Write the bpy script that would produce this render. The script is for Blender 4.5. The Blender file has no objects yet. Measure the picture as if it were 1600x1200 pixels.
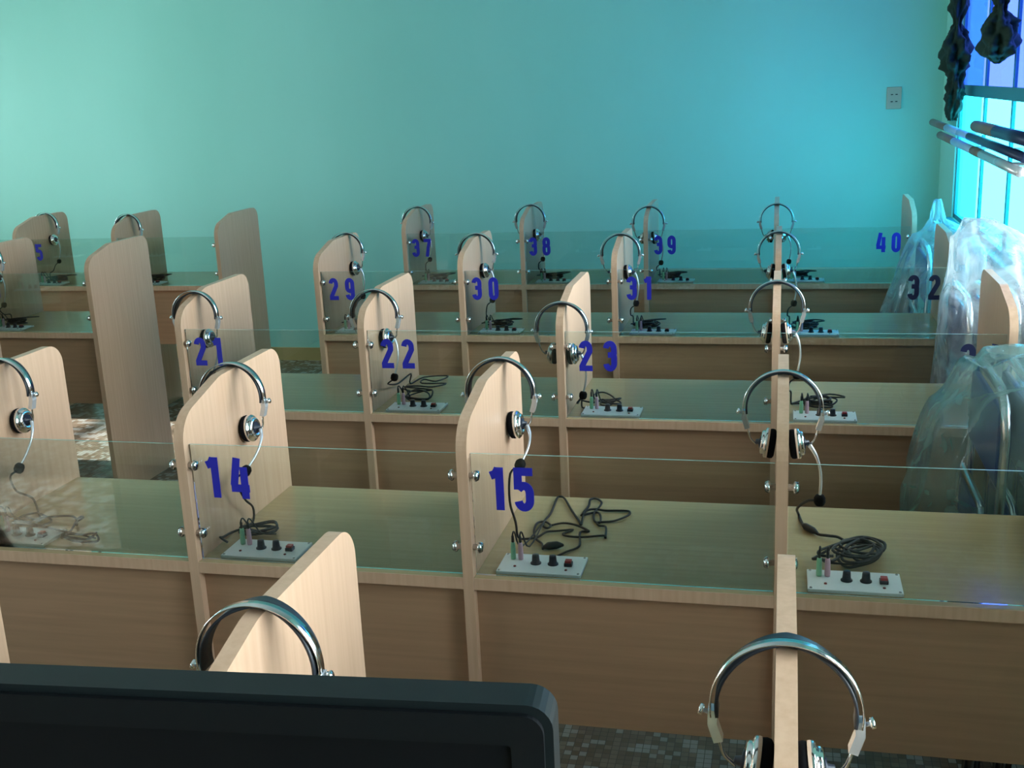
import bpy, bmesh, math, random
from mathutils import Vector, Matrix
random.seed(7)
S = bpy.context.scene
COL = S.collection
PI = math.pi

# ------------------------------------------------------------------ camera
YAW, PITCH, ROLL, FPX = 0.24242, -0.25788, -0.04553, 1752.57
cyw, syw, cp, sp, cr, sr = math.cos(YAW), math.sin(YAW), math.cos(PITCH), math.sin(PITCH), math.cos(ROLL), math.sin(ROLL)
fw = Vector((-syw*cp, cyw*cp, sp)); rt = Vector((cyw, syw, 0)); up = rt.cross(fw)
r2 = rt*cr + up*sr; u2 = -rt*sr + up*cr
cam = bpy.data.cameras.new('camera'); camo = bpy.data.objects.new('camera', cam); COL.objects.link(camo)
m = Matrix((r2, u2, -fw)).transposed().to_4x4(); m.translation = Vector((1.79296, -1.96434, 1.68318))
camo.matrix_world = m
cam.sensor_width = 36; cam.lens = FPX/1600*36; cam.clip_start = 0.02
S.camera = camo

# ------------------------------------------------------------------ world, light, exposure
S.view_settings.view_transform = 'Standard'; S.view_settings.look = 'None'
S.view_settings.gamma = 1; S.view_settings.use_curve_mapping = False
S.view_settings.exposure = 0.48
W = bpy.data.worlds.new('sky'); S.world = W; W.use_nodes = True
nt = W.node_tree; bg = nt.nodes['Background']
tc = nt.nodes.new('ShaderNodeTexCoord'); sx = nt.nodes.new('ShaderNodeSeparateXYZ'); rp = nt.nodes.new('ShaderNodeValToRGB')
nt.links.new(tc.outputs['Generated'], sx.inputs[0])
mr = nt.nodes.new('ShaderNodeMapRange'); mr.inputs['From Min'].default_value = -0.4; mr.inputs['From Max'].default_value = 0.6
nt.links.new(sx.outputs['Z'], mr.inputs[0]); nt.links.new(mr.outputs[0], rp.inputs[0]); nt.links.new(rp.outputs[0], bg.inputs[0])
e = rp.color_ramp.elements; e[0].color = (0.74, 0.79, 0.78, 1); e[1].color = (0.76, 0.88, 1.0, 1)
bg.inputs[1].default_value = 13.0

sun = bpy.data.lights.new('sun', 'SUN'); sun.energy = 15.0; sun.angle = .02; sun.color = (1.0, .97, .93)
suno = bpy.data.objects.new('sun', sun); COL.objects.link(suno)
suno.rotation_euler = Vector((1, .0, -math.tan(math.radians(27)))).to_track_quat('-Z', 'Y').to_euler()

def portal(name, loc, rot, sxx, syy):
    l = bpy.data.lights.new(name, 'AREA'); l.shape = 'RECTANGLE'; l.size = sxx; l.size_y = syy
    l.cycles.is_portal = True
    o = bpy.data.objects.new(name, l); COL.objects.link(o); o.location = loc; o.rotation_euler = rot
XW, YW, XLW, YF, ZC = 2.638, 4.752, -4.9, -4.2, 3.3
# window openings: (wall x, y0, y1, z0, z1)
WIN_R1 = (2.20, 4.20, 0.94, 2.30)
WIN_FILL = (0.10, 2.00, 0.94, 2.30)  # added opening, out of view, to brighten the right middle of the back wall
WIN_R2 = (-2.6, -0.5, 0.94, 2.30)
WIN_L1 = (2.4, 3.9, 0.94, 2.3)
WIN_L2 = (-2.4, -1.0, 0.94, 2.3)
for nm, x, w, sg in (('portal_a', XW+.2, WIN_R1, 1), ('portal_b', XW+.2, WIN_R2, 1), ('portal_e', XW+.2, WIN_FILL, 1), ('portal_c', XLW-.2, WIN_L1, -1), ('portal_d', XLW-.2, WIN_L2, -1)):
    portal(nm, (x, (w[0]+w[1])/2, (w[2]+w[3])/2), (0, sg*PI/2, 0), w[3]-w[2], w[1]-w[0])

# ------------------------------------------------------------------ materials
def newmat(name):
    mt = bpy.data.materials.new(name); mt.use_nodes = True
    return mt, mt.node_tree, mt.node_tree.nodes['Principled BSDF']
def plain(name, col, rough=.5, metal=0, spec=.5):
    mt, t, b = newmat(name)
    b.inputs['Base Color'].default_value = (*col, 1); b.inputs['Roughness'].default_value = rough
    b.inputs['Metallic'].default_value = metal; b.inputs['Specular IOR Level'].default_value = spec
    return mt
def wood(name, c1, c2, axis, rough=.35, fine=1.0):
    mt, t, b = newmat(name); N = t.nodes.new; L = t.links.new
    c = N('ShaderNodeTexCoord'); mp = N('ShaderNodeMapping'); L(c.outputs['Object'], mp.inputs[0])
    sc = [60*fine]*3; sc[axis] = 2.0; mp.inputs['Scale'].default_value = sc
    n = N('ShaderNodeTexNoise'); n.inputs['Scale'].default_value = 1.5; n.inputs['Detail'].default_value = 4
    L(mp.outputs[0], n.inputs[0])
    r = N('ShaderNodeValToRGB'); r.color_ramp.elements[0].position = .32; r.color_ramp.elements[1].position = .68
    r.color_ramp.elements[0].color = (*c1, 1); r.color_ramp.elements[1].color = (*c2, 1)
    L(n.outputs['Fac'], r.inputs[0]); L(r.outputs[0], b.inputs['Base Color'])
    b.inputs['Roughness'].default_value = rough
    return mt
M = {}
M['board'] = wood('beech_board', (.56, .35, .225), (.63, .41, .275), 2, .36)
M['top'] = wood('beech_top', (.43, .31, .165), (.49, .355, .19), 0, .20)
M['panel'] = wood('beech_panel', (.36, .21, .12), (.42, .245, .142), 0, .42)
M['chrome'] = plain('chrome', (.82, .84, .86), .14, 1)
M['silver'] = plain('silver_plastic', (.75, .77, .80), .25, .6)
M['rubber'] = plain('black_rubber', (.012, .013, .015), .6)
M['foam'] = plain('black_foam', (.008, .008, .010), .95, 0, .1)
M['strap'] = plain('black_strap', (.02, .025, .035), .4)
M['plate'] = plain('white_plate', (.86, .91, .94), .3)
M['green'] = plain('green_plastic', (.30, .68, .42), .4)
M['pink'] = plain('pink_plastic', (.75, .45, .55), .4)
M['knob'] = plain('navy_knob', (.015, .02, .04), .35)
M['red'] = plain('red_button', (.45, .03, .03), .35)
M['led'] = plain('led', (.25, .04, .04), .3)
M['blue'] = plain('blue_vinyl', (.018, .020, .42), .45)
M['navy'] = plain('navy_numeral', (.006, .010, .06), .5)  # darker blue, only for numbers 24 and 32
M['monitor'] = plain('monitor_black', (.004, .007, .008), .45, 0, .35)
M['bezel'] = plain('monitor_bezel', (.002, .003, .004), .5, 0, .25)
M['screen'] = plain('screen_black', (.0015, .002, .003), .5, 0, .2)
M['frame'] = plain('teal_paint', (.03, .24, .30), .45)
M['tan'] = plain('tan_paint', (.50, .38, .14), .6)
M['beige'] = plain('beige_plastic', (.55, .48, .36), .45)
M['dark'] = plain('dark_hole', (.02, .02, .02), .6)
M['vinylblue'] = plain('blue_vinyl_seat', (.01, .04, .20), .35)
M['browntape'] = plain('brown_tape', (.20, .19, .16), .6)
M['paleblue'] = plain('pale_blue_metal', (.35, .62, .88), .4, .1)
M['navymetal'] = plain('navy_metal', (.015, .03, .09), .4, .2)
M['white'] = plain('white_paint', (.62, .66, .66), .7)
def wallmat():
    mt, t, b = newmat('turquoise_wall'); N = t.nodes.new; L = t.links.new
    c = N('ShaderNodeTexCoord'); n = N('ShaderNodeTexNoise'); n.inputs['Scale'].default_value = 1.3; n.inputs['Detail'].default_value = 5
    mp = N('ShaderNodeMapping'); mp.inputs['Scale'].default_value = (1, 1, .4); L(c.outputs['Object'], mp.inputs[0]); L(mp.outputs[0], n.inputs[0])
    r = N('ShaderNodeValToRGB'); r.color_ramp.elements[0].position = .3; r.color_ramp.elements[1].position = .7
    r.color_ramp.elements[0].color = (.32, .76, .65, 1); r.color_ramp.elements[1].color = (.36, .81, .71, 1)
    L(n.outputs['Fac'], r.inputs[0]); L(r.outputs[0], b.inputs['Base Color']); b.inputs['Roughness'].default_value = .55
    n2 = N('ShaderNodeTexNoise'); n2.inputs['Scale'].default_value = 40; L(c.outputs['Object'], n2.inputs[0])
    bp = N('ShaderNodeBump'); bp.inputs['Strength'].default_value = .08; L(n2.outputs['Fac'], bp.inputs['Height']); L(bp.outputs[0], b.inputs['Normal'])
    return mt
M['wall'] = wallmat()
def floormat():
    mt, t, b = newmat('mosaic_floor'); N = t.nodes.new; L = t.links.new
    c = N('ShaderNodeTexCoord')
    def cells(size, off):
        mp = N('ShaderNodeMapping'); mp.inputs['Scale'].default_value = (1/size,)*3; mp.inputs['Location'].default_value = (off, off, .5)
        L(c.outputs['Object'], mp.inputs[0])
        f = N('ShaderNodeVectorMath'); f.operation = 'FLOOR'; L(mp.outputs[0], f.inputs[0])
        w = N('ShaderNodeTexWhiteNoise'); L(f.outputs[0], w.inputs['Vector']); return w, mp
    w1, m1 = cells(.02, 0); w2, m2 = cells(.04, 7)
    r = N('ShaderNodeValToRGB'); r.color_ramp.interpolation = 'CONSTANT'
    el = r.color_ramp.elements; el[0].color = (.19, .135, .095, 1); el[1].position = .35; el[1].color = (.24, .175, .125, 1)
    for pos, cc in ((.65, (.16, .115, .075, 1)), (.85, (.34, .31, .27, 1))):
        x = el.new(pos); x.color = cc
    L(w1.outputs['Value'], r.inputs[0])
    g = N('ShaderNodeMath'); g.operation = 'GREATER_THAN'; g.inputs[1].default_value = .82; L(w2.outputs['Value'], g.inputs[0])
    mx = N('ShaderNodeMixRGB'); L(g.outputs[0], mx.inputs[0]); L(r.outputs[0], mx.inputs[1]); mx.inputs[2].default_value = (.36, .34, .31, 1)
    # grout
    fr = N('ShaderNodeVectorMath'); fr.operation = 'FRACTION'; L(m1.outputs[0], fr.inputs[0])
    s = N('ShaderNodeSeparateXYZ'); L(fr.outputs[0], s.inputs[0])
    mn = N('ShaderNodeMath'); mn.operation = 'MINIMUM'; L(s.outputs[0], mn.inputs[0]); L(s.outputs[1], mn.inputs[1])
    lt = N('ShaderNodeMath'); lt.operation = 'LESS_THAN'; lt.inputs[1].default_value = .08; L(mn.outputs[0], lt.inputs[0])
    mg = N('ShaderNodeMixRGB'); L(lt.outputs[0], mg.inputs[0]); L(mx.outputs[0], mg.inputs[1]); mg.inputs[2].default_value = (.09, .075, .06, 1)
    L(mg.outputs[0], b.inputs['Base Color']); b.inputs['Roughness'].default_value = .25
    return mt
M['floor'] = floormat()
def clearmat(name, tint, gloss, body=0.0, bodycol=(.8, .9, .95), rough=.02, wrinkle=False):
    mt = bpy.data.materials.new(name); mt.use_nodes = True; t = mt.node_tree; N = t.nodes.new; L = t.links.new
    t.nodes.clear(); out = N('ShaderNodeOutputMaterial')
    tr = N('ShaderNodeBsdfTransparent'); tr.inputs[0].default_value = (*tint, 1)
    gl = N('ShaderNodeBsdfGlossy'); gl.inputs['Roughness'].default_value = rough; gl.inputs[0].default_value = (1, 1, 1, 1)
    fr = N('ShaderNodeFresnel'); fr.inputs[0].default_value = 1.45
    ml = N('ShaderNodeMath'); ml.operation = 'MULTIPLY'; ml.inputs[1].default_value = gloss; ml.use_clamp = True; L(fr.outputs[0], ml.inputs[0])
    mx = N('ShaderNodeMixShader'); L(ml.outputs[0], mx.inputs[0]); L(tr.outputs[0], mx.inputs[1]); L(gl.outputs[0], mx.inputs[2])
    last = mx
    if body > 0:
        df = N('ShaderNodeBsdfDiffuse'); df.inputs[0].default_value = (*bodycol, 1)
        tl = N('ShaderNodeBsdfTranslucent'); tl.inputs[0].default_value = (*bodycol, 1)
        a = N('ShaderNodeMixShader'); a.inputs[0].default_value = .5; L(df.outputs[0], a.inputs[1]); L(tl.outputs[0], a.inputs[2])
        b = N('ShaderNodeMixShader'); L(mx.outputs[0], b.inputs[1]); L(a.outputs[0], b.inputs[2])
        if wrinkle:
            c = N('ShaderNodeTexCoord'); n = N('ShaderNodeTexNoise'); n.inputs['Scale'].default_value = 9; n.inputs['Detail'].default_value = 6; n.inputs['Distortion'].default_value = 1.2
            L(c.outputs['Object'], n.inputs[0]); mr = N('ShaderNodeMapRange'); mr.inputs['From Min'].default_value = .35; mr.inputs['From Max'].default_value = .7
            mr.inputs['To Min'].default_value = body*.35; mr.inputs['To Max'].default_value = min(1, body*1.7); L(n.outputs['Fac'], mr.inputs[0]); L(mr.outputs[0], b.inputs[0])
            bp = N('ShaderNodeBump'); bp.inputs['Strength'].default_value = .5; bp.inputs['Distance'].default_value = .01; L(n.outputs['Fac'], bp.inputs['Height']); L(bp.outputs[0], gl.inputs['Normal'])
        else: b.inputs[0].default_value = body
        last = b
    L(last.outputs[0], out.inputs[0]); return mt
M['glass'] = clearmat('clear_glass', (.905, .95, .93), 1.1)
M['glassedge'] = plain('glass_edge', (.30, .48, .42), .25)
M['pane'] = clearmat('cyan_film_pane', (.20, .66, .78), .10)
M['pane_upper'] = clearmat('blue_film_pane', (.15, .20, .50), .10)
M['pane_clear'] = clearmat('clear_pane', (.95, .97, .96), 1.0)
M['film_near'] = clearmat('clear_plastic_film', (.88, .94, .96), .8, .26, (.42, .66, .60), .16, True)
M['film_white'] = clearmat('white_plastic_film', (.92, .96, .98), .8, .36, (.92, .95, .97), .16, True)
M['film_far'] = clearmat('thin_plastic_film', (.90, .95, .96), .8, .20, (.80, .88, .92), .14, True)
M['curtain'] = plain('dark_green_cloth', (.004, .026, .016), .85)

# ------------------------------------------------------------------ helpers
def link(name, bm, mat, parent=None, smooth=False, loc=None):
    me = bpy.data.meshes.new(name); bmesh.ops.recalc_face_normals(bm, faces=bm.faces[:]); bm.to_mesh(me); bm.free()
    mats = mat if isinstance(mat, (list, tuple)) else [mat]
    for q in mats: me.materials.append(q)
    if smooth:
        for pl in me.polygons: pl.use_smooth = True
    o = bpy.data.objects.new(name, me); COL.objects.link(o)
    if parent: o.parent = parent
    if loc: o.location = loc
    return o
def box(bm, x0, x1, y0, y1, z0, z1, mi=0, bev=0):
    v = [bm.verts.new(c) for c in ((x0,y0,z0),(x1,y0,z0),(x1,y1,z0),(x0,y1,z0),(x0,y0,z1),(x1,y0,z1),(x1,y1,z1),(x0,y1,z1))]
    fs = [bm.faces.new([v[i] for i in q]) for q in ((0,3,2,1),(4,5,6,7),(0,1,5,4),(1,2,6,5),(2,3,7,6),(3,0,4,7))]
    for f in fs: f.material_index = mi
    if bev:
        es = list({ed for f in fs for ed in f.edges})
        bmesh.ops.bevel(bm, geom=es, offset=bev, segments=2, affect='EDGES', profile=.6)
    return bm
def B(*a, **k): return box(bmesh.new(), *a, **k)
def prism(bm, pts, axis, a, b, mi=0):
    """extrude a 2D outline along an axis (0: pts are (y,z); 1: (x,z); 2: (x,y))"""
    def c(p, h): return {0: (h, p[0], p[1]), 1: (p[0], h, p[1]), 2: (p[0], p[1], h)}[axis]
    A = [bm.verts.new(c(p, a)) for p in pts]; Bv = [bm.verts.new(c(p, b)) for p in pts]
    fs = [bm.faces.new(A), bm.faces.new(Bv[::-1])]
    n = len(pts)
    for i in range(n): fs.append(bm.faces.new([A[i], Bv[i], Bv[(i+1) % n], A[(i+1) % n]]))
    for f in fs: f.material_index = mi
    return bm
def lathe(bm, prof, origin=(0,0,0), axis=(0,0,1), n=20):
    """prof: (radius, height) list revolved about axis"""
    ax = Vector(axis).normalized(); t = Vector((1,0,0)) if abs(ax.x) < .9 else Vector((0,1,0))
    e1 = ax.cross(t).normalized(); e2 = ax.cross(e1); o = Vector(origin); rings = []
    for r, h in prof:
        if r < 1e-6: rings.append([bm.verts.new(o + ax*h)])
        else: rings.append([bm.verts.new(o + ax*h + (e1*math.cos(2*PI*k/n) + e2*math.sin(2*PI*k/n))*r) for k in range(n)])
    for a, b in zip(rings, rings[1:]):
        for k in range(n):
            k2 = (k+1) % n
            if len(a) == 1 and len(b) == 1: continue
            if len(a) == 1: bm.faces.new([a[0], b[k], b[k2]])
            elif len(b) == 1: bm.faces.new([a[k], a[k2], b[0]])
            else: bm.faces.new([a[k], a[k2], b[k2], b[k]])
    return bm
def catmull(pts, n=6, closed=False):
    P = [Vector(p) for p in pts]; out = []; N = len(P)
    for i in range(N if closed else N-1):
        g = (lambda j: P[j % N]) if closed else (lambda j: P[max(0, min(N-1, j))])
        a, b, c, d = g(i-1), g(i), g(i+1), g(i+2)
        for k in range(n):
            t = k/n
            out.append(.5*((2*b) + (c-a)*t + (2*a-5*b+4*c-d)*t*t + (3*b-a-3*c+d)*t**3))
    if not closed: out.append(P[-1])
    return out
def tube(bm, path, r, n=6, closed=False, cap=True, flat=None):
    """tube along a path; r number or list; flat=(w,t,updir) gives a ribbon of rectangular section"""
    P = [Vector(p) for p in path]; N = len(P); rings = []
    prev = None
    for i in range(N):
        a = P[(i-1) % N] if (closed or i > 0) else P[i]; b = P[(i+1) % N] if (closed or i < N-1) else P[i]
        t = (b-a)
        if t.length < 1e-9: t = Vector((0,0,1))
        t.normalize()
        if flat:
            w, th, ud = flat; side = Vector(ud).normalized(); nrm = t.cross(side).normalized()
            rings.append([bm.verts.new(P[i] + side*sw*w/2 + nrm*st*th/2) for sw, st in ((-1,-1),(1,-1),(1,1),(-1,1))]); continue
        if prev is None:
            u = t.orthogonal().normalized()
        else:
            u = (prev - t*prev.dot(t))
            u = u.normalized() if u.length > 1e-6 else t.orthogonal().normalized()
        prev = u; v = t.cross(u); rr = r[i] if isinstance(r, (list, tuple)) else r
        rings.append([bm.verts.new(P[i] + (u*math.cos(2*PI*k/n) + v*math.sin(2*PI*k/n))*rr) for k in range(n)])
    m_ = len(rings[0])
    for i in range(N if closed else N-1):
        a, b = rings[i], rings[(i+1) % N]
        for k in range(m_): bm.faces.new([a[k], a[(k+1) % m_], b[(k+1) % m_], b[k]])
    if cap and not closed:
        bm.faces.new(rings[0][::-1]); bm.faces.new(rings[-1])
    return bm
def tag(o, label=None, cat=None, group=None, kind=None):
    if label: o['label'] = label
    if cat: o['category'] = cat
    if group: o['group'] = group
    if kind: o['kind'] = kind
    return o
def empty(name, loc=(0,0,0), rz=0):
    o = bpy.data.objects.new(name, None); COL.objects.link(o); o.location = loc; o.rotation_euler = (0,0,rz); o.empty_display_size = .1
    return o
def kids(o): return [c for c in bpy.data.objects if c.parent == o]
def copy_tree(o, parent=None):
    c = o.copy(); COL.objects.link(c); c.parent = parent
    for ch in kids(o): copy_tree(ch, c)
    return c
def structure(name, bm, mat, parent=None):
    o = link(name, bm, mat, parent)
    if not parent: o['kind'] = 'structure'
    return o

# ------------------------------------------------------------------ room shell
structure('floor', B(XLW-.2, XW+.2, YF-.2, YW+.2, -.1, 0), M['floor'])
structure('ceiling', B(XLW-.2, XW+.2, YF-.2, YW+.2, ZC, ZC+.1), M['white'])
structure('wall_back', B(XLW-.2, XW+.2, YW, YW+.2, 0, ZC), M['wall'])
structure('wall_front', B(XLW-.2, XW+.2, YF-.2, YF, 0, ZC), M['white'])
def sidewall(name, x0, x1, wins):
    bm = bmesh.new(); ys = sorted(wins)
    box(bm, x0, x1, YF, YW, 0, wins[0][2]); box(bm, x0, x1, YF, YW, wins[0][3], ZC)
    y = YF
    for w in ys: box(bm, x0, x1, y, w[0], wins[0][2], wins[0][3]); y = w[1]
    box(bm, x0, x1, y, YW, wins[0][2], wins[0][3])
    return structure(name, bm, M['wall'])
sidewall('wall_right', XW, XW+.04, [WIN_R1, WIN_R2, WIN_FILL])
sidewall('wall_left', XLW-.18, XLW, [WIN_L1, WIN_L2])
structure('baseboard_back', B(XLW, XW, YW-.014, YW, 0, .085), M['tan'])
def window(num, x, w, paneM, sg, ys=None, mull=1.575, paneU=None):
    y0, y1, z0, z1 = w
    root = empty('window_%d' % num, (0,0,0)); root['kind'] = 'structure'
    bm = bmesh.new(); xa, xb = (x, x+.014) if sg > 0 else (x-.014, x)
    t = .022
    box(bm, xa, xb, y0, y0+t*2, z0, z1); box(bm, xa, xb, y1-t, y1, z0, z1); box(bm, xa, xb, y0, y1, z0, z0+t); box(bm, xa, xb, y0, y1, z1-t, z1)
    box(bm, xa-.004*sg, xb-.004*sg, y0+.001, y1-.001, mull-.025, mull+.025)
    if ys is None:
        n = round((y1-y0)/.65); ys = [y0+(y1-y0)*k/n for k in range(1, n)]
    for yy in ys: box(bm, xa+.001, xb-.001, yy-.014, yy+.014, z0+.001, z1-.001)
    link('window_frame', bm, M['frame'], root)
    cs = [y0]+sorted(ys)+[y1]; xm = (xa+xb)/2
    for a, b in zip(cs, cs[1:]):
        for c, d in ((z0, mull), (mull, z1)):
            link('pane', B(xm-.002, xm+.002, a+.012, b-.012, c+.02, d-.02), (paneU if (paneU and c == mull) else paneM), root)
    # slim round security bars are left to the frame; sill
    bm = bmesh.new(); box(bm, min(x-.035*sg, x+.05*sg), max(x-.035*sg, x+.05*sg), y0-.02, y1+.02, z0-.035, z0-.001)
    link('window_sill', bm, M['frame'], root)
    return root
window(1, XW+.01, WIN_R1, M['pane'], 1, ys=[3.475, 2.83], paneU=M['pane_upper'])
window(5, XW+.01, WIN_FILL, M['pane_clear'], 1)  # unseen window added for its light
window(2, XW+.01, WIN_R2, M['pane_clear'], 1)
window(3, XLW-.02, WIN_L1, M['pane_clear'], -1)
window(4, XLW-.02, WIN_L2, M['pane_clear'], -1)

# ------------------------------------------------------------------ carrel row
BW, T, H, ZT, DEP, DD = .6, .0215, .75, 1.108, .478, .468
def arc(cx, cz, r, a0, a1, n=7):
    return [(cx + r*math.cos(math.radians(a0+(a1-a0)*k/n)), cz + r*math.sin(math.radians(a0+(a1-a0)*k/n))) for k in range(n+1)]
def fillet(pts, rad, n=7):
    """round the corners of a closed 2D polygon"""
    out = []; N = len(pts)
    for i in range(N):
        r = rad[i]; p = Vector(pts[i]); a = Vector(pts[i-1]); b = Vector(pts[(i+1) % N])
        if r <= 0: out.append(tuple(p)); continue
        da, db = (a-p).normalized(), (b-p).normalized(); ang = da.angle(db); tl = r/math.tan(ang/2)
        c = p + (da+db).normalized()*(r/math.sin(ang/2)); s, e_ = p+da*tl - c, p+db*tl - c
        a0 = math.atan2(s.y, s.x); a1 = math.atan2(e_.y, e_.x); d = (a1-a0+PI) % (2*PI) - PI
        out += [(c.x + r*math.cos(a0+d*k/n), c.y + r*math.sin(a0+d*k/n)) for k in range(n+1)]
    return out
def divider_profile():
    return fillet([(0, 0), (DEP, 0), (DEP, ZT), (.18, ZT), (0, 1.060)], [0, 0, .050, .10, .072], 10)
PROF = divider_profile()
def make_row():
    root = empty('study_carrel_row')
    for i in range(5):
        x = i*BW; bm = bmesh.new(); prism(bm, PROF, 0, x-T/2, x+T/2)
        bmesh.ops.bevel(bm, geom=[ed for ed in bm.edges if ed.calc_face_angle(0) > 1.2], offset=.0012, segments=1, affect='EDGES')
        link('divider', bm, M['board'], root)
    for i in range(4):
        x0, x1 = i*BW+T/2, (i+1)*BW-T/2
        bm = B(x0+.0003, x1-.0003, .002, DD, H-.025, H, bev=.0012); dt = link('desktop', bm, M['top'], root)
        link('edge_band', B(x0+.0004, x1-.0004, .0003, .0018, H-.0248, H-.0004), M['board'], dt)
        link('modesty_panel', B(x0+.0003, x1-.0003, .020, .036, .43, H-.0255), M['panel'], root)
        g = B(x0+.002, x1-.002, .018, .022, H+.0005, 1.004)
        for f in g.faces:
            if abs(f.calc_center_median().z-1.004) < 1e-4: f.material_index = 1
        link('glass_screen', g, [M['glass'], M['glassedge']], root)
        for xx, sg in ((x0, 1), (x1, -1)):
            for z in (.961, .812):
                bm = bmesh.new(); lathe(bm, [(0, 0), (.006, 0), (.006, .010), (.0105, .0105), (.0115, .014), (.009, .019), (0, .021)], (xx, .0115, z), (sg, 0, 0), 14)
                link('bolt', bm, M['chrome'], root, True)
        # control panel plate with its fittings
        px = i*BW+.050
        bm = B(px, px+.171, .026, .116, H, H+.007, bev=.0018)
        pl = link('control_panel', bm, M['plate'], root)
        for dx, mt in ((.022, 'green'), (.0375, 'pink')):
            bm = bmesh.new(); lathe(bm, [(0, 0), (.0052, 0), (.0056, .004), (.0050, .030), (.0042, .036), (0, .037)], (px+dx, .088, H+.007), n=12)
            j = link('jack_plug', bm, M[mt], pl, True); j['label'] = ('green' if mt == 'green' else 'pink') + ' jack plug'
        for dx in (.072, .107):
            bm = bmesh.new(); lathe(bm, [(0, 0), (.011, 0), (.011, .002), (.0082, .0025), (.0072, .016), (.0066, .019), (0, .0195)], (px+dx, .072, H+.007), n=16)
            link('knob', bm, M['knob'], pl, True)
        bm = B(px+.131, px+.147, .062, .078, H+.007, H+.014, bev=.001); link('button_base', bm, M['knob'], pl)
        bm = B(px+.1325, px+.1455, .0635, .0765, H+.014, H+.019, bev=.0015); r_ = link('button', bm, M['red'], pl); r_['label'] = 'red push button'
        for dx, yy in ((.138, .046), (.033, .052)):
            bm = bmesh.new(); lathe(bm, [(0, 0), (.003, 0), (.0026, .002), (0, .0026)], (px+dx, yy, H+.007), n=10); link('indicator', bm, M['led'], pl, True)
        for dx, yy in ((.006, .032), (.165, .032), (.006, .110), (.165, .110)):
            bm = bmesh.new(); lathe(bm, [(0, 0), (.0028, 0), (.0024, .0012), (0, .0015)], (px+dx, yy, H+.007), n=10); link('screw', bm, M['silver'], pl, True)
    return root

# digits: centre-line strokes in a box 0..1 high
def digit_paths(ch):
    w = .43; s = .085; l, r, b, t = s, w-s, s, 1-s; mid = .54
    def ar(cx, cy, rx, ry, a0, a1, n=10): return [(cx+rx*math.cos(math.radians(a0+(a1-a0)*k/n)), cy+ry*math.sin(math.radians(a0+(a1-a0)*k/n))) for k in range(n+1)]
    cx = (l+r)/2; rx = (r-l)/2
    bar3 = ([(cx-.07, mid), (cx+.09, mid)], False)
    if ch == '0': return [(ar(cx, t-.17, rx, .17, 0, 180) + ar(cx, b+.17, rx, .17, 180, 360), True)]
    if ch == '1': return [([(cx+.07, 0), (cx+.07, 1)], False), ([(cx-.13, .80), (cx-.02, .84), (cx+.05, .97)], False)]
    if ch == '2': return [(ar(cx, t-.17, rx, .17, 175, 0) + [(r, t-.27), (l+.01, b+.08), (l, b+.03)], False), ([(0, b), (w, b)], False)]
    if ch == '3': return [(ar(cx, t-.17, rx, .17, 175, 0) + [(r, mid+.08)] + ar(cx+.02, mid+.06, rx-.02, .06, 0, -90, 5), False), (ar(cx+.02, mid-.06, rx-.02, .06, 90, 0, 5) + [(r, mid-.12)] + ar(cx, b+.17, rx, .17, 0, -175), False), bar3]
    if ch == '4': return [([(cx-.02, 1), (l-.01, .32)], False), ([(0, .255), (w+.03, .255)], False), ([(r, 0), (r, .78)], False)]
    if ch == '5': return [([(w-.01, t), (l, t), (l, .50)], False), ([(l, .50), (l+.03, .54)] + ar(cx, .42, rx, .17, 110, 0, 8) + ar(cx, b+.17, rx, .17, 0, -170), False)]
    if ch == '6': return [(ar(cx, b+.17, rx, .17, 180, 360) + ar(cx, mid-.02, rx, .15, 0, 180), True), ([(l, b+.17), (l, t-.17)] + ar(cx, t-.17, rx, .17, 180, 5), False)]
    if ch == '7': return [([(0, t), (w, t)], False), ([(r, t), (cx+.03, .5), (cx-.05, 0)], False)]
    if ch == '8': return [(ar(cx, t-.15, rx-.01, .15, 0, 180) + ar(cx, mid+.11, rx-.01, .13, 180, 360), True), (ar(cx, mid-.11, rx, .13, 0, 180) + ar(cx, b+.16, rx, .16, 180, 360), True)]
    if ch == '9': return [(ar(cx, t-.17, rx, .17, 0, 180) + ar(cx, mid+.02, rx, .15, 180, 360), True), ([(r, t-.17), (r, b+.17)] + ar(cx, b+.17, rx, .17, 0, -175), False)]
DW = .185
def ribbon2d(bm, pts, closed, w, sx_, sz_, x0, z0, y0, y1):
    P = [Vector((p[0]*sx_, p[1]*sz_)) for p in pts]; N = len(P); Lf, Rt = [], []
    for i in range(N):
        a = P[i-1] if (closed or i) else P[i]; b = P[(i+1) % N] if (closed or i < N-1) else P[i]
        t1 = (P[i]-a); t2 = (b-P[i])
        if t1.length < 1e-9: t1 = t2
        if t2.length < 1e-9: t2 = t1
        n1 = Vector((-t1.y, t1.x)).normalized(); n2 = Vector((-t2.y, t2.x)).normalized(); n = (n1+n2)
        n = n.normalized() if n.length > 1e-6 else n1
        k = w/2/max(.6, n.dot(n1)); Lf.append(P[i]+n*k); Rt.append(P[i]-n*k)
    def V(p, y): return bm.verts.new((x0+p.x, y, z0+p.y))
    f = [[V(p, y0) for p in Lf], [V(p, y0) for p in Rt], [V(p, y1) for p in Lf], [V(p, y1) for p in Rt]]
    for i in range(N if closed else N-1):
        j = (i+1) % N
        bm.faces.new([f[0][i], f[0][j], f[1][j], f[1][i]]); bm.faces.new([f[2][i], f[3][i], f[3][j], f[2][j]])
        bm.faces.new([f[0][i], f[2][i], f[2][j], f[0][j]]); bm.faces.new([f[1][i], f[1][j], f[3][j], f[3][i]])
    if not closed:
        for i in (0, N-1): bm.faces.new([f[0][i], f[1][i], f[3][i], f[2][i]])
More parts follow.
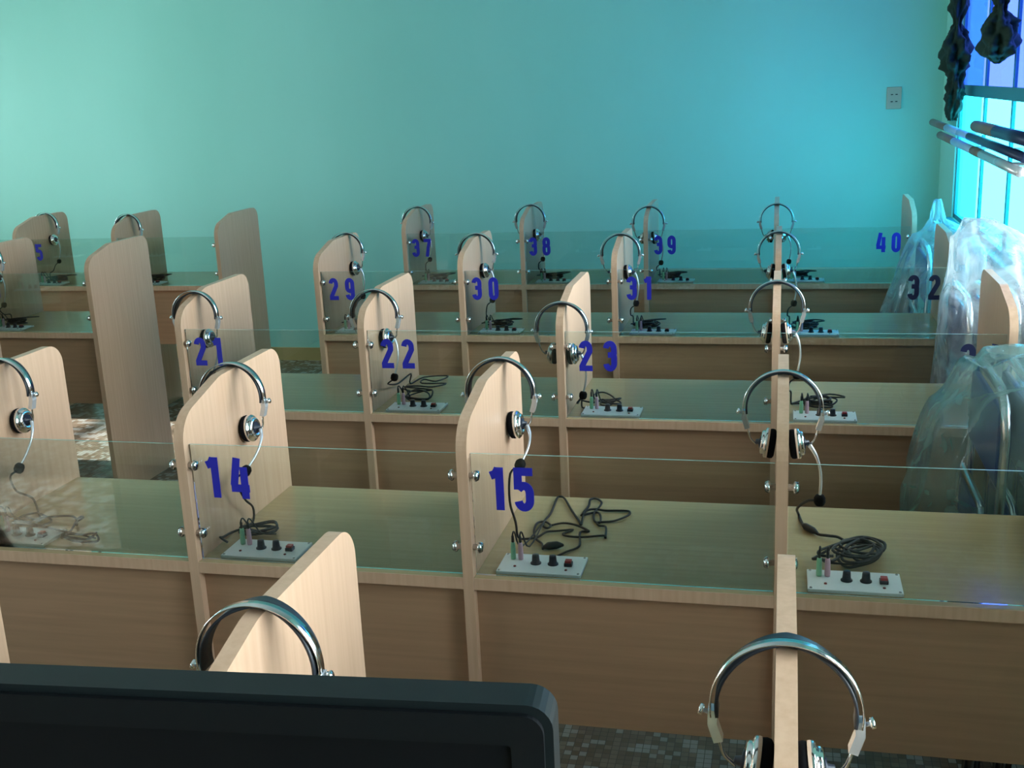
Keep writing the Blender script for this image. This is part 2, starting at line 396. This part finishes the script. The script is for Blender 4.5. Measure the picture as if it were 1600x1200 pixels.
def digit(ch, x, z, hgt, mat, parent):
    bm = bmesh.new()
    for k, (pts, cl) in enumerate(digit_paths(ch)):
        if not cl and len(pts) > 2: pts = pts
        ribbon2d(bm, pts, cl, DW*hgt, hgt, hgt, x, z, .0166-.0001*k, .0177)
    o = link('numeral', bm, mat, parent); return o
def add_number(row, booth, text, xrel, z=.890, hgt=.088, mat='blue', gap=.060):
    gl = sorted([c for c in kids(row) if c.name.startswith('glass_screen')], key=lambda c: sum(v.co.x for v in c.data.vertices)/len(c.data.vertices))[booth]
    for k, ch in enumerate(text):
        digit(ch, booth*BW+xrel+k*gap, z, hgt, M[mat], gl)

proto_row = make_row()
Y = {0: -1.071, 1: 0, 2: 1.096, 3: 2.1814, 4: 3.3269}
OX = {0: .0047, 1: 0, 2: -.0185, 3: -.0190, 4: -.0341}
XLG = -1.0549 - 2.4
rows = {}
first = True
row_labels = {
 ('R', 0): 'nearest right-hand row of beech study carrels, its dividers rising just beyond the black monitor',
 ('R', 1): 'beech study carrel row with blue numbers 14 and 15 on its glass screens',
 ('R', 2): 'beech study carrel row with blue numbers 21, 22 and 23 on its glass screens',
 ('R', 3): 'beech study carrel row with numbers 29, 30, 31 and dark 32 on its glass screens',
 ('R', 4): 'farthest right-hand beech carrel row, numbered 37 to 40, next to the turquoise wall',
 ('L', 2): 'left-hand carrel row cut by the left picture edge, only a pale end board edge showing',
 ('L', 3): 'left-hand carrel row across the aisle whose tall bare end board stands in front',
 ('L', 4): 'left-hand carrel row at the back, three shaded dividers against the turquoise wall',
}
for key in (('R', 0), ('R', 1), ('R', 2), ('R', 3), ('R', 4), ('L', 2), ('L', 3), ('L', 4)):
    o = proto_row if first else copy_tree(proto_row); first = False
    g, r = key
    o.location = (OX[r] if g == 'R' else XLG+OX[r]*0, Y[r], 0)
    tag(o, row_labels[key], 'study carrel', 'rows of four study carrels'); rows[key] = o
for r, b, tx, xr, gp in ((1, 1, '14', .040, .059), (1, 2, '15', .044, .054), (2, 0, '21', .040, .058), (2, 1, '22', .053, .065), (2, 2, '23', .052, .070),
                     (3, 0, '29', .045, .069), (3, 1, '30', .040, .067), (3, 2, '31', .044, .060), (4, 0, '37', .034, .062), (4, 1, '38', .032, .066), (4, 2, '39', .038, .063)):
    add_number(rows[('R', r)], b, tx, xr, gap=gp)
add_number(rows[('R', 4)], 3, '40', .442, gap=.066)
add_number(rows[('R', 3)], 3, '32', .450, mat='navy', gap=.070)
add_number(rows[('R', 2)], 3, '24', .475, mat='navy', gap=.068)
add_number(rows[('L', 4)], 2, '35', .045, gap=.066)
add_number(rows[('L', 4)], 3, '36', .045, gap=.066)
add_number(rows[('L', 3)], 3, '28', .045, gap=.066)

# ------------------------------------------------------------------ headsets
def make_headset():
    """origin: the point of the divider's top edge the band rests on"""
    root = empty('headset')
    P = [( .078*math.cos(a), -.015, -.066 + .077*math.sin(a)) for a in [math.radians(-10+200*k/36) for k in range(37)]]
    bm = bmesh.new(); tube(bm, P, 1, flat=(.014, .0016, (0, 1, .0)))
    link('headband', bm, M['chrome'], root, True)
    P = [( .0715*math.cos(a), .006-.017*abs(math.cos(a)), -.066 + .0695*math.sin(a)) for a in [math.radians(-10+200*k/32) for k in range(33)]]
    bm = bmesh.new(); tube(bm, P, 1, flat=(.026, .0034, (0, 1, 0)))
    link('padded_strap', bm, M['strap'], root, True)
    CZ = -.148
    for s in (-1, 1):
        bm = bmesh.new(); tube(bm, [(s*.0750, -.013, -.072), (s*.0755, -.013, -.088), (s*.069, -.012, -.110)], 1, flat=(.015, .010, (0, 1, 0)))
        sl = link('slider', bm, M['silver'], root)
        b2 = bmesh.new(); lathe(b2, [(0, 0), (.0025, 0), (.0025, .006), (.006, .007), (.006, .011), (0, .012)], (s*.079, -.013, -.078), (s, 0, .35), 12)
        link('thumb_screw', b2, M['chrome'], sl, True)
        bm = bmesh.new(); tube(bm, catmull([(s*.069, -.012, -.108), (s*.066, -.010, -.122), (s*.062, -.004, -.136), (s*.052, 0, CZ)], 4), .0022, 6)
        link('fork', bm, M['chrome'], root, True)
        ax = Vector((s, 0, .14)).normalized(); og = (s*.006, 0, CZ)
        bm = bmesh.new()
        lathe(bm, [(.012, .0205), (.026, .0205), (.0305, .0215), (.031, .027), (.029, .030), (.0245, .0305), (.0245, .034), (.022, .037), (.016, .038), (.014, .036), (0, .036)], og, tuple(ax), 28)
        cup = link('ear_cup', bm, M['chrome'], root, True)
        bm = bmesh.new(); lathe(bm, [(0, .036), (.013, .0362), (.013, .039), (.006, .040), (.0045, .047), (0, .048)], og, tuple(ax), 18)
        link('cup_hub', bm, M['knob'], cup, True)
        bm = bmesh.new(); lathe(bm, [(.008, .0095), (.015, .0080), (.025, .0080), (.0295, .011), (.0305, .016), (.0295, .0205), (.010, .0207)], og, tuple(ax), 28)
        link('ear_pad', bm, M['foam'], cup, True)
    return root
def make_boom():
    bm = bmesh.new(); P = catmull([(0, 0, 0), (.010, 0, -.022), (.015, 0, -.05), (.014, 0, -.08), (.008, 0, -.112)], 5)
    tube(bm, P, [.0048-.0020*min(1, k/8) for k in range(len(P))], 8)
    b = link('microphone_boom', bm, M['silver'], None, True)
    bm = bmesh.new(); lathe(bm, [(0, 0), (.008, .001), (.0115, .007), (.0115, .017), (.008, .023), (0, .025)], (.008, 0, -.108), (-.1, 0, -1), 16)
    link('microphone_foam', bm, M['foam'], b, True)
    return b
proto_hs = make_headset(); proto_boom = make_boom()

CAB = {
 'c15': [(0.054,0.208),(0.076,0.199),(0.096,0.211),(0.109,0.24),(0.132,0.25),(0.164,0.26),(0.146,0.239),(0.159,0.225),(0.193,0.223),(0.234,0.237),(0.239,0.226),(0.231,0.287),(0.216,0.292),(0.21,0.311),(0.243,0.321),(0.27,0.358),(0.269,0.385),(0.247,0.386),(0.217,0.382),(0.191,0.386),(0.171,0.367),(0.176,0.294),(0.168,0.312),(0.142,0.37),(0.111,0.445),(0.097,0.458),(0.092,0.443),(0.097,0.351),(0.092,0.31),(0.094,0.277),(0.107,0.262),(0.111,0.279),(0.094,0.3),(0.079,0.288),(0.081,0.243),(0.095,0.201),(0.112,0.179),(0.12,0.150)],
 'c15b': [(0.111,0.279),(0.136,0.295),(0.167,0.286),(0.199,0.258),(0.181,0.249),(0.192,0.177),(0.171,0.145),(0.157,0.122)],
 'c15c': [(0.167,0.346),(0.17,0.373),(0.174,0.409),(0.171,0.445),(0.183,0.455),(0.199,0.433),(0.199,0.398),(0.193,0.362),(0.202,0.316),(0.215,0.311),(0.209,0.351),(0.196,0.37),(0.167,0.346)],
 'c16': [(0.038,0.407),(0.047,0.343),(0.06,0.318),(0.075,0.298),(0.097,0.283),(0.116,0.277),(0.134,0.25),(0.151,0.228),(0.177,0.252),(0.195,0.242),(0.195,0.202),(0.177,0.153),(0.145,0.126),(0.122,0.131),(0.109,0.175),(0.123,0.216),(0.152,0.236),(0.179,0.232),(0.188,0.185),(0.164,0.144),(0.135,0.147),(0.112,0.191),(0.101,0.213),(0.088,0.18),(0.069,0.162),(0.062,0.135),(0.073,0.123),(0.098,0.127),(0.123,0.161),(0.154,0.181),(0.181,0.208),(0.164,0.238),(0.131,0.201),(0.117,0.153),(0.139,0.122),(0.17,0.137),(0.191,0.186),(0.16,.20),(.13,.17),(.15,.13),(.185,.16),(.17,.23),(.13,.235),(.115,.19),(.15,.16),(.19,.17),(.2,.22),(.16,.25),(.12,.21),(.1,.17),(.13,.14),(.18,.15),(.195,.2),(.17,.24),(.14,.21),(.12,.16),(.16,.15),(.18,.2),(.15,.23),(.08,.17),(.075,.14),(.1,.14)],
 'c13': [(0.073,0.216),(0.12,0.158),(0.063,0.176),(0.056,0.15),(0.076,0.125),(0.113,0.122),(0.144,0.124),(0.157,0.15),(0.118,0.183),(0.085,0.192),(0.07,0.152),(0.11,0.125),(0.134,0.16),(0.191,0.185),(0.235,0.132),(0.242,0.126),(0.227,0.171),(0.225,0.157),(0.252,0.079),(0.254,0.055),(0.276,0.03),(0.311,0.029),(0.346,0.045),(0.321,0.075),(0.289,0.077),(0.264,0.062),(0.277,0.036),(0.326,0.036),(0.332,0.065)],
 'c14': [(0.030,0.222),(0.030,0.182),(0.032,0.149),(0.066,0.142),(0.106,0.158),(0.108,0.183),(0.06,0.184),(0.028,0.177),(0.045,0.145),(0.085,0.161),(0.1,0.176),(0.064,0.172),(0.037,0.161),(0.1,.150),(.115,.165),(.1,.185),(.05,.175),(.035,.15),(.07,.135),(.12,.15),(.1,.17),(0.035,0.135),(0.018,0.104),(0.018,0.090),(0.040,0.079)],
 'c22': [(0.025,0.34),(0.047,0.42),(0.126,0.439),(0.104,0.372),(0.06,0.382),(0.069,0.331),(0.15,0.336),(0.118,0.284),(0.063,0.305),(0.030,0.278),(0.132,0.237),(0.074,0.209),(0.030,0.241),(0.08,0.15),(0.151,0.133),(0.143,0.202),(0.086,0.174),(0.098,0.125),(0.152,0.130),(.14,.17),(.09,.19),(.08,.14),(.12,.13)],
 'c23': [(0.041,0.105),(0.067,0.128),(0.055,0.239),(0.08,0.275),(0.123,0.198),(0.124,0.125),(0.094,0.125),(0.096,0.174),(0.138,0.177),(0.15,0.135),(0.116,0.125),(0.097,0.13),(0.129,0.155),(0.1,.17),(.13,.18),(.15,.15),(.12,.13),(.095,.15),(0.072,0.126),(0.035,0.120)],
}
def generic(seed):
    rnd = random.Random(seed); cx, cy = .115+rnd.uniform(-.015, .02), .165+rnd.uniform(-.01, .015); rx, ry = rnd.uniform(.035, .055), rnd.uniform(.018, .030)
    ph = rnd.uniform(0, 6); pts = [(.045, .20), (.06, .19)]
    for k in range(44):
        a = ph + k*1.05; q = rnd.uniform(.7, 1.15); pts.append((cx+rx*q*math.cos(a)+rnd.uniform(-.006, .006), max(.124, cy+ry*q*math.sin(a))))
    pts += [(cx+.07, cy+.03+rnd.uniform(-.01, .04)), (cx+.03, cy+.06), (cx-.02, cy+.01), (.05, .125), (.045, .119)]
    return pts
def place_headset(x, y, label, cable, boom_rot=0.0, dy=.163, lean=0.0, seed=0, firstone=[True], gname='R'):
    """x,y: world position of the divider's front edge; booth to its right"""
    if firstone[0]: h = proto_hs; b = proto_boom; firstone[0] = False; b.parent = h
    else:
        h = proto_hs.copy(); COL.objects.link(h); h.parent = None
        for ch in kids(proto_hs):
            if ch.name.startswith('cable') or ch.name.startswith('microphone_boom'): continue
            copy_tree(ch, h)
        b = copy_tree(proto_boom, h)
    zb = ZT - max(0, .18-dy)*.048/.18
    h.location = (x, y+dy, zb+.0012); h.rotation_euler = (0, lean, 0)
    b.location = (.0525, 0, -.146); b.rotation_euler = (-boom_rot, -.14 if cable == ['c16'] else 0, 0)
    tag(h, label, 'headphones', 'headsets hung over the carrel dividers')
    rnd = random.Random(seed+5)
    bm = bmesh.new(); base = H - zb - .0012 + .0035
    if cable is not None:
        paths = [CAB[c] for c in cable] if isinstance(cable, (list, tuple)) else [generic(cable)]
        for pi_, pts in enumerate(paths):
            zs = [base + (0 if len(paths) > 2 else min(.022, .0012*k*rnd.uniform(.3, 1))) + (.0015*rnd.random()) for k in range(len(pts))]
            P3 = [Vector((p[0], p[1]-dy, z)) for p, z in zip(pts, zs)]
            if pi_ == 0:
                s = P3[0]
                # foam / cup to desk drop
                fy = -.125*math.sin(boom_rot); fz = -.146-.125*math.cos(boom_rot)
                lead = [Vector((.060, fy, fz)), Vector((.040, fy-.008, fz-.014)), Vector((.036, fy*.6+s.y*.4, (fz+base)/2)), Vector((s.x*.7+.012, s.y, base+.035))]
                if cable == ['c16']: lead = [Vector((.078, 0, -.266)), Vector((.054, .03, -.277)), Vector((.034, .07, -.31))]
                P3 = lead + P3
            tube(bm, catmull(P3, 4), .0030 if cable == ['c16'] else .0026, 6)
            if pi_ == 0 and len(paths) > 2:  # in-line volume control
                q = [Vector((.120, .151-dy, base+.004)), Vector((.130, .156-dy, base+.006)), Vector((.148, .163-dy, base+.006)), Vector((.160, .169-dy, base+.004))]
                tube(bm, q, [.003, .0085, .0085, .003], 8)
            if cable == ['c16']:
                q = [Vector((.045, .345-dy, base+.003)), Vector((.052, .330-dy, base+.005)), Vector((.066, .310-dy, base+.005)), Vector((.076, .297-dy, base+.003))]
                tube(bm, q, [.003, .0075, .0075, .003], 8)
        # two leads ending in the jack plugs of the panel
        for k, dx in enumerate((.022, .0375)):
            tipx = .050+dx; e0 = paths[0][-6 if len(paths[0]) > 8 else -1]
            P3 = [Vector((e0[0], e0[1]-dy, base+.004)), Vector((tipx+.01, .125-dy, base+.016)), Vector((tipx+.002, .098-dy, H+.060-zb)), Vector((tipx, .088-dy, H+.058-zb)), Vector((tipx, .088-dy, H+.044-zb))]
            tube(bm, catmull(P3, 4), .0018, 5)
            tube(bm, [Vector((tipx, .088-dy, H+.056-zb)), Vector((tipx, .088-dy, H+.0425-zb))], .0030, 7)
        c = link('cable', bm, M['rubber'], h, True); c.rotation_euler = (0, -lean, 0)
    return h
def X(r, i, g='R'): return i*BW + (OX[r] if g == 'R' else XLG)
place_headset(X(0,2), Y[0], 'chrome headset on the divider right behind the black monitor, half hidden by it', None, .2, .205)
place_headset(X(0,3), Y[0], 'large chrome headset at the bottom edge, on the nearest narrow edge-on divider', None, .25, .20)
place_headset(X(1,0), Y[1], 'chrome headset at the left edge, on the divider before the booth left of number 14', ['c13'], .7, .27)
place_headset(X(1,1), Y[1], 'chrome headset on the divider at number 14', ['c14'], 1.0, .26)
place_headset(X(1,2), Y[1], 'chrome headset on the divider at number 15, cord sprawled on the desk', ['c15', 'c15b', 'c15c'], 1.1, .34)
place_headset(X(1,3), Y[1], 'chrome headset with white boom hanging straight down, right of the number 15 booth', ['c16'], 0, .26)
place_headset(X(2,0), Y[2], 'chrome headset on the divider at number 21', 21, .5, .13)
place_headset(X(2,1), Y[2], 'chrome headset on the divider at number 22', ['c22'], .35, .14)
place_headset(X(2,2), Y[2], 'chrome headset on the divider at number 23, slid down towards the front', ['c23'], .1, .055, .015)
place_headset(X(2,3), Y[2], 'third headset up the column of edge-on dividers, behind the one right of number 15', 24, .2, .20)
place_headset(X(3,0), Y[3], 'chrome headset on the divider at number 29', 29, .1, .355)
place_headset(X(3,1), Y[3], 'chrome headset on the divider at number 30', 30, .2, .27)
place_headset(X(3,2), Y[3], 'chrome headset on the divider at number 31', 31, .2, .20)
place_headset(X(3,3), Y[3], 'second headset from the top in the column of edge-on dividers', 32, .1, .20)
place_headset(X(4,0), Y[4], 'chrome headset on the divider at number 37', 37, .2, .24)
place_headset(X(4,1), Y[4], 'chrome headset on the divider at number 38', 38, .2, .22)
place_headset(X(4,2), Y[4], 'chrome headset on the divider at number 39', 39, .2, .14)
place_headset(X(4,3), Y[4], 'topmost headset in the column of edge-on dividers', 40, .1, .14)
place_headset(X(4,2,'L'), Y[4], 'dark headset on the leftmost shaded divider against the back wall', 35, .2, .30)
place_headset(X(4,3,'L'), Y[4], 'dark headset on the shaded divider just behind the tall bare end board', 36, .2, .17)
place_headset(X(3,3,'L'), Y[3], 'headset cut by the left picture edge, in the row of the bare end board', 28, .2, .17)

# ------------------------------------------------------------------ monitor and teacher's desk
ang = math.atan2(.033, .415)
mon = empty('monitor', (1.408, -1.345, .762), ang); tag(mon, 'glossy black monitor at the bottom left corner, nearest to the viewer', 'monitor')
def rrect(w, h, r, cz): return fillet([(-w/2, cz-h/2), (w/2, cz-h/2), (w/2, cz+h/2), (-w/2, cz+h/2)], [r]*4, 6)
bm = bmesh.new(); prism(bm, rrect(.49, .32, .018, .370), 1, .0, .028)
bmesh.ops.bevel(bm, geom=[ed for ed in bm.edges if ed.calc_face_angle(0) > 1.2], offset=.006, segments=3, affect='EDGES')
link('housing', bm, M['monitor'], mon, False)
outer = rrect(.478, .308, .014, .370); inner = rrect(.434, .264, .003, .370)
bm = bmesh.new()
oA = [bm.verts.new((p[0], -.004, p[1])) for p in outer]; iA = [bm.verts.new((p[0], -.004, p[1])) for p in inner]
oB = [bm.verts.new((p[0], .001, p[1])) for p in outer]; iB = [bm.verts.new((p[0], .001, p[1])) for p in inner]
for k in range(len(outer)):
    j = (k+1) % len(outer); bm.faces.new([oA[k], oA[j], iA[j], iA[k]]); bm.faces.new([oA[k], oB[k], oB[j], oA[j]]); bm.faces.new([iA[k], iA[j], iB[j], iB[k]])
link('bezel', bm, M['bezel'], mon)
link('screen', B(-.2165, .2165, -.0015, .0015, .2385, .5015), M['screen'], mon)
bm = bmesh.new(); box(bm, -.04, .04, .028, .05, .02, .33, bev=.006); link('neck', bm, M['monitor'], mon)
bm = bmesh.new(); lathe(bm, [(0, 0), (.12, 0), (.12, .008), (.10, .018), (0, .02)], (0, .05, -.012), n=32); link('stand_base', bm, M['monitor'], mon, True)
td = empty('teacher_desk', (1.3, -1.45, 0)); tag(td, 'beech teacher desk under the black monitor, below the picture', 'desk')
link('desktop', B(-.6, .5, -.28, .28, .725, .75, bev=.002), M['top'], td)
for xx in (-.59, .468): link('side_panel', B(xx, xx+.022, -.26, .26, 0, .7245), M['board'], td)
link('front_panel', B(-.567, .467, .20, .216, .3, .7245), M['panel'], td)

# ------------------------------------------------------------------ stacks of folded chairs under plastic
def make_chair():
    """folded steel chair standing upright, its plane is YZ, thin in X"""
    root = empty('folding_chair')
    def U(w, h, z0, r, x, bow=0):
        pts = [(x, -w/2, z0), (x+bow*.5, -w/2, z0+(h-z0)*.4)] + [(x+bow*(1-.2*(k/8)), -w/2+r-r*math.cos(PI/2*k/8), h-r+r*math.sin(PI/2*k/8)) for k in range(9)]
        return pts + [(p[0], -p[1], p[2]) for p in reversed(pts)]
    bm = bmesh.new(); tube(bm, U(.42, .98, .012, .10, 0, .018), .0115, 10); fr = link('frame', bm, M['chrome'], root, True)
    for s in (-1, 1):
        bm = bmesh.new(); lathe(bm, [(0, 0), (.015, 0), (.015, .02), (.012, .024), (0, .024)], (0, s*.21, 0), n=12); link('foot', bm, M['rubber'], root, True)
    bm = bmesh.new(); tube(bm, U(.36, .70, .012, .05, -.014), .0100, 8); link('leg', bm, M['chrome'], root, True)
    for s in (-1, 1):
        bm = bmesh.new(); lathe(bm, [(0, 0), (.013, 0), (.013, .02), (.010, .024), (0, .024)], (-.014, s*.18, 0), n=10); link('foot', bm, M['rubber'], root, True)
    bm = B(-.014, .004, -.165, .165, .30, .66, bev=.008); link('seat', bm, M['vinylblue'], root)
    bm = B(.004, .022, -.195, .195, .76, .94, bev=.008); link('backrest', bm, M['vinylblue'], root)
    return root
ch0 = make_chair(); fc = [True]
def chair(x, y, z, rz, label, lean=0):
    if fc[0]: c = ch0; fc[0] = False
    else: c = copy_tree(ch0)
    c.location = (x, y, z); c.rotation_euler = (0, lean, rz)
    tag(c, label, 'chair', 'folded chrome chairs stacked under plastic at the right end')
ordn = ['leftmost', 'second from left', 'third from left', 'fourth from left', 'rightmost']
for r, xs, yy, where in ((2, (2.265, 2.335, 2.405, 2.475, 2.545), .80, 'nearest wrapped stack'),
                  (3, (2.35, 2.42, 2.49, 2.56), 1.90, 'middle wrapped stack, behind 24'),
                  (4, (2.355, 2.425, 2.495, 2.56), 2.98, 'farthest wrapped stack, behind 32')):
    nm = ordn if len(xs) == 5 else ordn[:3]+['rightmost']
    for k, x in enumerate(xs): chair(x, yy, 0, 0, 'folded chrome chair, %s in the %s' % (nm[k], where))
def cover(name, film, cy, levels, seed, label):
    """draped film: levels are (z, left, right, half depth)"""
    rnd = random.Random(seed); n = 56; bm = bmesh.new(); rings = []
    ph = [rnd.uniform(0, 6) for _ in range(6)]
    # interpolate the levels
    lv = []
    for a, b in zip(levels, levels[1:]):
        for k in range(5):
            t = k/5; lv.append([a[q]+(b[q]-a[q])*t for q in range(4)])
    lv.append(list(levels[-1]))
    for li, (z, xl, xr, hd) in enumerate(lv):
        ring = []
        for k in range(n):
            a = 2*PI*k/n; c, s = math.cos(a), math.sin(a)
            sq = lambda v: math.copysign(abs(v)**.6, v)
            w = 1 + .045*math.sin(5*a+ph[0]+z*3) + .03*math.sin(9*a+ph[1]-z*9) + .025*math.sin(14*a+ph[2]+z*14)
            px = (xl+xr)/2 + sq(c)*(xr-xl)/2*min(w, 1.03 if c > 0 else 2); py = cy + sq(s)*hd*w
            px = min(px, 2.602)
            ring.append(bm.verts.new((px, py, z + .012*math.sin(4*a+ph[3]+li*.7) + (.018*math.sin(7*a+ph[4]) if li > len(lv)-3 else 0))))
        rings.append(ring)
    for a, b in zip(rings, rings[1:]):
        for k in range(n): bm.faces.new([a[k], a[(k+1) % n], b[(k+1) % n], b[k]])
    top = bm.verts.new(((lv[0][1]+lv[0][2])/2, cy, lv[0][0]+.012))
    for k in range(n): bm.faces.new([top, rings[0][(k+1) % n], rings[0][k]])
    o = link(name, bm, M[film], None, True)
    tag(o, label, 'plastic cover', 'clear plastic covers over the chair stacks'); return o
cover('plastic_cover', 'film_near', .80, [(1.010, 2.27, 2.40, .06), (1.000, 2.240, 2.56, .17), (.965, 2.210, 2.595, .238), (.88, 2.15, 2.60, .25), (.72, 2.10, 2.60, .26), (.45, 2.09, 2.60, .26)], 3, 'large clear plastic cover draped over the nearest chair stack')
cover('plastic_cover', 'film_white', 1.90, [(1.20, 2.36, 2.45, .06), (1.14, 2.335, 2.56, .16), (1.02, 2.33, 2.59, .24), (.93, 2.31, 2.60, .245), (.70, 2.30, 2.60, .25), (.5, 2.29, 2.60, .25)], 8, 'bright white puffed plastic cover over the middle chair stack by the window')
cover('plastic_cover', 'film_far', 2.98, [(1.15, 2.40, 2.43, .03), (1.07, 2.39, 2.45, .06), (1.00, 2.34, 2.58, .235), (.88, 2.28, 2.60, .24), (.68, 2.22, 2.60, .25), (.5, 2.18, 2.60, .25)], 12, 'plastic cover with a twisted tip over the farthest chair stack, behind number 32')

# ------------------------------------------------------------------ things on the walls
so = empty('wall_socket', (2.381, YW, 1.536)); tag(so, 'beige two-gang wall socket high on the turquoise wall', 'socket')
link('plate', B(-.039, .039, -.010, 0, -.059, .059, bev=.003), M['beige'], so)
for z in (-.019, .019):
    for x in (-.012, .012):
        link('socket_hole', B(x-.006, x+.006, -.0112, -.0095, z-.0025, z+.0025), M['dark'], so)
def curtain(y, x, prof, label, seed):
    """gathered cloth; prof: (z, half width)"""
    rnd = random.Random(seed); bm = bmesh.new(); rings = []; n = 48
    lv = catmull([(p[1], p[2] if len(p) > 2 else 0, p[0]) for p in prof], 6)
    for li, q in enumerate(lv):
        r, off, z = max(.004, q.x*(1+rnd.uniform(-.10, .10))), q.y+rnd.uniform(-.008, .008), q.z; ring = []
        for k in range(n):
            a = 2*PI*k/n; w = 1 + .20*math.sin(5*a+z*26) + .14*math.sin(9*a-z*41) + .07*math.sin(3*a+z*90) + .05*rnd.uniform(-1, 1)
            ring.append(bm.verts.new((x + min(r*.36, .055)*math.cos(a)*w, y + off + r*math.sin(a)*w, z)))
        rings.append(ring)
    for a, b in zip(rings, rings[1:]):
        for k in range(n): bm.faces.new([a[k], a[(k+1) % n], b[(k+1) % n], b[k]])
    bm.faces.new(rings[0][::-1]); bm.faces.new(rings[-1])
    o = link('knotted_curtain', bm, M['curtain'], None, True); tag(o, label, 'curtain', 'dark green curtains knotted up at the window'); return o
curtain(3.84, 2.572, [(2.32, .16), (2.10, .12), (1.96, .10), (1.89, .045, .02), (1.84, .09, .02), (1.77, .17, .03), (1.70, .19, .04), (1.66, .10, .0), (1.60, .09), (1.54, .10), (1.48, .07, .02), (1.44, .05, .03)], 'dark green curtain tied in a long knot at the window corner', 2)
curtain(2.75, 2.572, [(2.32, .20), (2.05, .16), (1.93, .08), (1.88, .06), (1.84, .13), (1.78, .17), (1.73, .14), (1.70, .05), (1.69, .02)], 'dark green curtain knotted short at the upper right corner', 4)
rod = link('curtain_rod', tube(bmesh.new(), [(2.590, 4.3, 2.36), (2.590, 1.5, 2.36)], .010, 10), M['silver'], None, True); tag(rod, 'thin metal curtain rod above the right-hand window', 'curtain rod')
for yy in (4.25, 1.55): link('bracket', B(2.580, XW, yy-.01, yy+.01, 2.345, 2.375), M['silver'], rod)
# banded poles fixed along the window
def pole(pts_y, x, z, r, bands, label, dz=0):
    root = empty('banded_pole', (x, pts_y[0], z)); tag(root, label, 'pole', 'banded poles fixed across the window')
    L_ = pts_y[1]-pts_y[0]
    tlt = dz/L_
    for f0, f1, mt in bands:
        bm = bmesh.new(); tube(bm, [(0, L_*f0, dz*f0), (0, L_*f1, dz*f1)], r*(1.04 if mt == 'browntape' else 1), 12)
        o = link('tape_band' if mt == 'browntape' else 'tube', bm, M[mt], root, True)
    for f in (.45, .85):
        yb = L_*f; bm = bmesh.new(); tube(bm, [(0, yb, dz*f), (XW+.012-x, yb, dz*f)], .006, 8); link('bracket', bm, M['silver'], root, True)
pole((4.42, 2.0), 2.550, 1.412, .017, [(0, .23, 'browntape'), (.23, .40, 'paleblue'), (.40, .52, 'paleblue'), (.52, 1, 'navymetal')], 'long pale blue pole with a brown taped end reaching nearest the corner', -.02)
pole((3.85, 1.9), 2.520, 1.375, .017, [(0, .24, 'browntape'), (.24, .52, 'paleblue'), (.52, .62, 'browntape'), (.62, 1, 'silver')], 'pale blue pole with brown tape, lowest of the three across the window', -.02)
pole((2.98, 1.85), 2.545, 1.452, .022, [(0, .42, 'browntape'), (.42, 1, 'navymetal')], 'short thick brown and navy pole, uppermost of the three across the window', 0)
